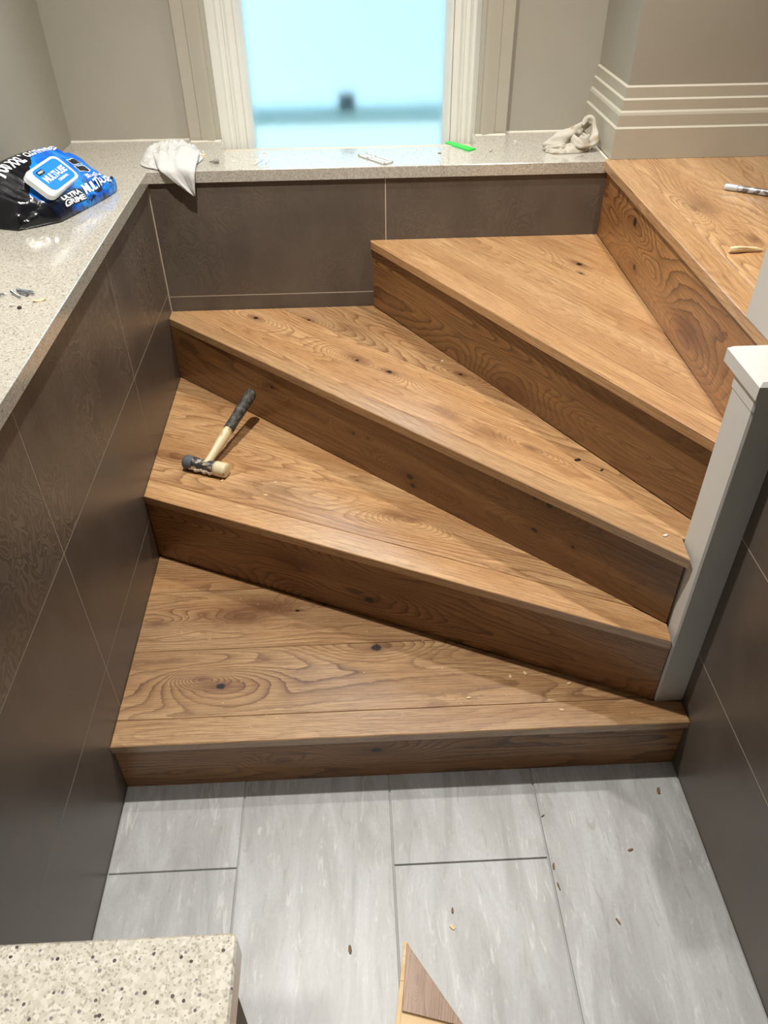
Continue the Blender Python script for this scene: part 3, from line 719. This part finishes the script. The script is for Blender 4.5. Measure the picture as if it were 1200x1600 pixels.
for i in range(NR+1):
    row = []
    for j in range(NR+1):
        a, b = 2*i/NR-1, 2*j/NR-1; x0, y0 = a*math.sqrt(1-b*b/2), b*math.sqrt(1-a*a/2); rr = min(1, math.hypot(x0, y0))
        ang = math.atan2(y0, x0); q = 1+.16*noise.noise(Vector((math.cos(ang)*1.8, math.sin(ang)*1.8, 3)))
        x, y = .578+.066*x0*q, 2.172+.034*y0*q+.012*x0
        h = (.020+.030*max(0, x0)**1.2)*math.sqrt(max(0, 1-rr**3))
        k = Vector((x*38+y*20, y*52, 4)); rg = 1-abs(noise.noise(k))*3.2; rg2 = 1-abs(noise.noise(k*2.1+Vector((7, 0, 0))))*2.6
        z = CZ+.001+h*(.55+.42*rg+.18*rg2); row.append(bm.verts.new((x, y, max(CZ+.0006, z))))
    G.append(row)
for i in range(NR):
    for j in range(NR): bm.faces.new((G[i][j], G[i+1][j], G[i+1][j+1], G[i][j+1]))
tag(bm_obj('rag', bm, rag.m, None, True), 'twisted off-white rag in the right corner of the worktop', 'rag')

# ------------------------------------------------------------------ small things on the worktop
green = plain('green_plastic', (14, 205, 62), .35)
o = prism('plastic_shim', [(.2602, 2.2600), (.2745, 2.2740), (.3350, 2.1960), (.3130, 2.1800)], CZ+.0004, CZ+.0035, green, None, .0005)
tag(o, 'bright green flat plastic shim lying under the window frame', 'shim')
clear = NT('clear_plastic', .15, (236, 238, 232)); clear.b.inputs['Transmission Weight'].default_value = .35; clear.b.inputs['IOR'].default_value = 1.3
bm = bmesh.new()
for lo, hi in (((0, 0, 0), (.105, .004, .004)), ((0, .026, 0), (.105, .030, .004)), ((0, 0, 0), (.004, .03, .004)), ((.101, 0, 0), (.105, .03, .004)), ((.035, .0, 0), (.040, .03, .004)), ((.018, .012, 0), (.09, .018, .003)), ((0, 0, 0), (.105, .03, .0012))): add_box(bm, lo, hi)
bm.transform(Matrix.Translation((.022, 2.158, CZ+.0004)) @ Matrix.Rotation(R(-52), 4, 'Z') @ Matrix.Translation((0, -.0, 0)))
tag(bm_obj('plastic_packer', bm, clear.m), 'clear slotted plastic packer strip on the worktop below the window', 'packer')
bm = bmesh.new(); tube(bm, spline([(-.244, 2.095, CZ+.004), (-.236, 2.104, CZ+.006), (-.229, 2.120, CZ+.012), (-.224, 2.138, CZ+.018), (-.212, 2.140, CZ+.018), (-.205, 2.120, CZ+.010), (-.214, 2.100, CZ+.004)], 5), [.0016]*31, 8)
tag(bm_obj('plastic_curl', bm, plain('pale_curl', (222, 214, 200), .35)), 'thin pale curl of plastic on the worktop near the left window corner', 'offcut')
wchip = plain('pale_wood_chip', (226, 200, 156), .7, bump=.3); dchip = plain('brown_wood_chip', (120, 92, 58), .7, bump=.3); wht = plain('white_crumb', (228, 222, 210), .7)
def chip(name, label, cat, x, y, z, L_, W_, H_, rot, mat, group=None, curl=0):
    bm = bmesh.new(); n = 5; A_ = []
    rr = random.Random(int(abs(x*1e4)+abs(y*1e3)))
    for i in range(n+1):
        u = -1+2*i/n; ww = W_*.5*(1-.35*abs(u)**2+rr.uniform(-.12, .12)); zc = curl*(u*u); h = H_*(.7+.3*rr.random())
        A_.append([bm.verts.new(q) for q in ((u*L_/2, -ww, zc), (u*L_/2, ww, zc), (u*L_/2, ww*.6, zc+h), (u*L_/2, -ww*.8, zc+h))])
    for a, b in zip(A_, A_[1:]):
        for j in range(4): bm.faces.new((a[j-1], a[j], b[j], b[j-1]))
    bm.faces.new(A_[0]); bm.faces.new(A_[-1][::-1])
    bmesh.ops.translate(bm, verts=bm.verts, vec=(0, 0, 0.0003))
    o = bm_obj(name, bm, mat); o.location = (x, y, z); o.rotation_euler = (0, 0, R(rot)); return tag(o, label, cat, group)
# wall plug, crumbs
bm = bmesh.new(); lathe(bm, [(.0015, 0), (.003, .008), (.0052, .016), (.0056, .024), (.004, .0245), (.0025, .020)], 14, axis_matrix((-.357, 2.118, CZ+.0062), (1, .25, .04)))
tag(bm_obj('wall_plug', bm, plain('grey_plug', (138, 132, 122), .5), None, True), 'small grey cone-shaped plug on the worktop right of the tissue', 'plug')
chip('wood_splinter', 'thin white splinter on the worktop beside the left casing', 'splinter', -.3885, 2.232, CZ, .024, .004, .002, -70, wht)
chip('wood_chip', 'pale square chip on the worktop just below the white splinter', 'chip', -.385, 2.203, CZ, .014, .010, .003, -20, wchip)
chip('wood_chip', 'small pale chip between the grey plug and the plastic curl', 'chip', -.2985, 2.136, CZ, .012, .006, .003, -25, wht)
chip('plaster_crumb', 'tiny white crumb on the worktop right of the casing', 'crumb', .4511, 2.262, CZ, .006, .005, .004, 0, wht)
chip('dark_splinter', 'thin dark splinter on the worktop right of the green shim', 'splinter', .372, 2.176, CZ, .022, .0018, .001, 62, dchip)
chip('plaster_crumb', 'tiny grey crumb on the worktop left of the green shim', 'crumb', .2359, 2.168, CZ, .009, .003, .002, 0, dchip)
chip('wood_shaving', 'curled pale wood shaving on the left worktop beside the screws', 'shaving', -.551, 1.3166, CZ, .022, .008, .0015, 24, wchip, curl=.003)
chip('plaster_crumb', 'pale rounded crumb below the pile of screws', 'crumb', -.592, 1.298, CZ, .009, .006, .004, 20, wht)
smet = NT('screw_steel', .3, (150, 154, 162)); smet.b.inputs['Metallic'].default_value = .9
def screw(x, y, rot, label, L_=.032, tilt=.05, lift=.003, vertical=False):
    bm = bmesh.new(); prof = [(.0003, 0), (.0014, .004)]
    k = .004
    while k < L_-.006: prof += [(.0017, k), (.0012, k+.0007)]; k += .0014
    prof += [(.0015, L_-.004), (.0036, L_-.0008), (.0036, L_), (.0012, L_-.0006)]
    d = Vector((math.cos(R(rot)), math.sin(R(rot)), tilt)) if not vertical else Vector((0, 0, -1))
    lathe(bm, prof, 10, axis_matrix((x, y, CZ+lift), d)); o = bm_obj('screw', bm, smet.m); return tag(o, label, 'screw', 'screws on the left worktop')
for a in ((-.570, 1.352, 172, 'uppermost grey screw of the small pile on the left worktop'), (-.566, 1.341, 158, 'grey screw pointing furthest right in the small pile'), (-.586, 1.327, 135, 'grey screw slanting down right at the front of the small pile'), (-.598, 1.350, -30, 'grey screw lying crosswise at the left of the small pile'), (-.616, 1.345, 190, 'leftmost grey screw of the small pile')): screw(*a[:3], a[3], .032 if a[2] != -30 else .024)
bm = bmesh.new(); lathe(bm, [(.0024, 0), (.0036, .0004), (.0036, .003), (.0026, .0034), (.0014, .0030)], 14, Matrix.Translation((-.5768, 1.288, CZ+.0003))); tag(bm_obj('wall_fixing', bm, plain('dark_cap', (52, 50, 50), .35), None, True), 'tiny dark round fixing below the screw pile', 'fixing')

# landing: slim tool and wood sliver
tl = thing('hand_tool', 'slim silver-grey tool with a white-smeared tip on the landing at the right edge', 'tool', (.93, 1.76, T5))
tm = NT('smeared_tool_metal', .35); tn = tm.noise(tm.vec('world'), 60, 4, .6); tm.col(tm.mix(tm.smooth(tn, .5, .58), sl((112, 108, 108)), sl((196, 198, 204)))); tm.b.inputs['Metallic'].default_value = .3
TA = Vector((.8545, 1.815, T5+.0075)); TB = Vector((1.02, 1.705, T5+.0075)); mt2 = axis_matrix(TA, TB-TA)
bm = bmesh.new(); lathe(bm, [(.0062, .028), (.0068, .032), (.0066, .06), (.0072, .10), (.0070, .15), (.0055, .19), (.003, .198)], 20, mt2 @ Matrix.Diagonal((1, .95, 1, 1))); bm_obj('shaft', bm, tm.m, tl, True)
bm = bmesh.new(); lathe(bm, [(.003, -.001), (.0062, .001), (.0070, .006), (.0066, .026), (.0062, .030)], 20, mt2); bm_obj('smeared_tip', bm, plain('white_smear', (198, 206, 216), .4), tl, True)
bm = bmesh.new(); tube(bm, [(.7195, 1.442, T5+.0065), (.732, 1.443, T5+.0068), (.752, 1.446, T5+.006), (.772, 1.446, T5+.005), (.786, 1.444, T5+.0035)], [.0052, .0062, .0056, .0045, .002], 8, .1, 2)
tag(bm_obj('wood_sliver', bm, wchip), 'long pale wood sliver on the landing boards', 'offcut')

# oak offcut on the floor
oc = thing('oak_offcut', 'triangular oak board offcut with pale layered edge on the floor at the bottom', 'offcut', (.06, .50, 0))
ZO = .017
apex, br, bl = (.0500, .5790), (.1225, .4650), (.0330, .4760)
gd = (.10, .55)
cap_m = wood('oak_offcut', 31.4, coat=0, base=(138, 100, 66), light=(156, 116, 78), dark=(82, 52, 32), knots=[(*uvw((.0640, .520, ZO), gd), .002, 'halo')], contrast=.5, K=8, vs=18)
prism('veneer', [apex, (.1480, .425), (.0290, .441), (.0345, .4760)][0:0] or [apex, (.1360, .4450), (.0350, .4730)], ZO-.005, ZO, cap_m, oc, ch=.0006, grain=gd)
ply = NT('pale_ply_core', .7, (226, 196, 152)); pb = ply.noise(ply.mapping(ply.vec('world'), scale=(10, 30, 300)), 1, 2); ply.col(ply.mix(pb, sl((236, 212, 170)), sl((196, 158, 112))))
for i, (t0, t1_) in enumerate(((0, .17), (.172, .46), (.463, 1))):
    a = Vector((.0455, .5830)); b = Vector((.0215, .4480)); p0, p1 = a.lerp(b, t0), a.lerp(b, t1_); sd = Vector((.0075, -.001))
    prism('core_strip', [tuple(p0), tuple(p0+sd), tuple(p1+sd), tuple(p1)], .0006, ZO-.0052, ply.m, oc, ch=.0003)
prism('core', [(.0532, .578), (.1345, .4400), (.0292, .4480)], .0006, ZO-.0053, ply.m, oc, ch=.0003)
prism('tongue', [(.0235, .4470), (.1340, .4390), (.136, .41), (.020, .42)], .0006, ZO-.004, plain('pinkish_ply', (206, 168, 140), .7), oc, ch=.0004)

# chips on the floor and treads
FG = [(.5916, .8556, .014, .007, 78, 'olive-brown chip on the floor near the right wall below the bottom step'), (.4974, .7343, .010, .005, 15, 'brown chip on the right-hand floor tile, mid way'), (.3412, .7093, .012, .004, 80, 'slim dark chip beside the right grout line'), (.3428, .6713, .014, .003, -80, 'thin brown splinter just below the slim dark chip'),
      (.4369, .6028, .012, .003, -65, 'thin brown splinter on the lower right floor tile'), (.1383, .637, .010, .004, 85, 'small grey-brown chip on the middle floor tile'), (-.0509, .579, .014, .006, -85, 'olive rounded chip on the long middle-left floor tile'), (.3412, .813, .008, .002, 30, 'tiny dark splinter on the right grout line near the step')]
for x, y, a, b, r_, lb in FG: chip('wood_chip', lb, 'chip', x, y, 0, a, b, .003, r_, dchip)
chip('wood_chip', 'pale triangular chip below the grey-brown chip on the middle floor tile', 'chip', .135, .6078, 0, .010, .008, .003, -40, wchip)
from math import pi
TG = [(T1, .333, 1.052, 'pale chip on the bottom tread near the right'), (T1, .30, 1.045, 'thin pale chip just left of the pale chip on the bottom tread'), (T1, .205, .995, 'small olive chip on the middle of the bottom tread'), (T1, .42, 1.02, 'tiny pale chip towards the right end of the bottom tread'), (T1, .39, .955, 'pale crumb on the bottom nosing near the right'),
      (T2, -.226, 1.452, 'pale wood chip on the second tread near the nosing'), (T2, -.206, 1.50, 'tiny pale chip on the second tread behind the nosing'), (T2, -.335, 1.515, 'tiny shaving beside the mallet head')]
for z, x, y, lb in TG: chip('wood_chip', lb, 'chip', x, y, z, .009, .005, .0025, (x*900) % 180, wchip)
chip('dark_flake', 'dark flake on the third tread against the riser, larger one', 'flake', .449, 1.300, T3, .012, .008, .002, 10, plain('near_black', (30, 18, 20), .6))
chip('dark_flake', 'small dark flake right of the larger one on the third tread', 'flake', .490, 1.262, T3, .007, .005, .002, 40, bpy.data.materials['near_black'])
chip('plaster_crumb', 'white crumb at the right end of the third nosing', 'crumb', .553, 1.055, T3, .008, .006, .003, 10, wht)
chip('plaster_crumb', 'small pale crumb on the third tread near the fourth riser', 'crumb', .212, 1.735, T3, .006, .005, .003, 10, wht)
rnd = random.Random(11)
bm = bmesh.new()
def specks(x0, x1, y0, y1, z, n, test):
    for _ in range(n):
        x, y = rnd.uniform(x0, x1), rnd.uniform(y0, y1)
        if test(x, y): s = rnd.uniform(.0007, .0017); add_box(bm, (x, y, z+.0001), (x+s*1.6, y+s, z+s*.6))
side = lambda L_: (lambda x, y: (y-L_[0][1])*(L_[-1][0]-L_[0][0])-(x-L_[0][0])*(L_[-1][1]-L_[0][1]))
specks(-.5, .57, .93, 1.44, T1, 90, lambda x, y: side(R2)(x, y) < -.02)
specks(-.5, .57, .97, 1.98, T2, 90, lambda x, y: side(R3)(x, y) < -.02 and side(N2)(x, y) > .02)
specks(-.4, .57, 1.02, 2.05, T3, 70, lambda x, y: side(R4)(x, y) < -.02 and side([N3[0], N3[-1]])(x, y) > .02)
specks(.7, 1.0, 1.3, 2.0, T5, 25, lambda x, y: True)
tag(bm_obj('sawdust', bm, wchip), 'fine pale sawdust specks scattered over the oak treads', 'sawdust', kind='stuff')
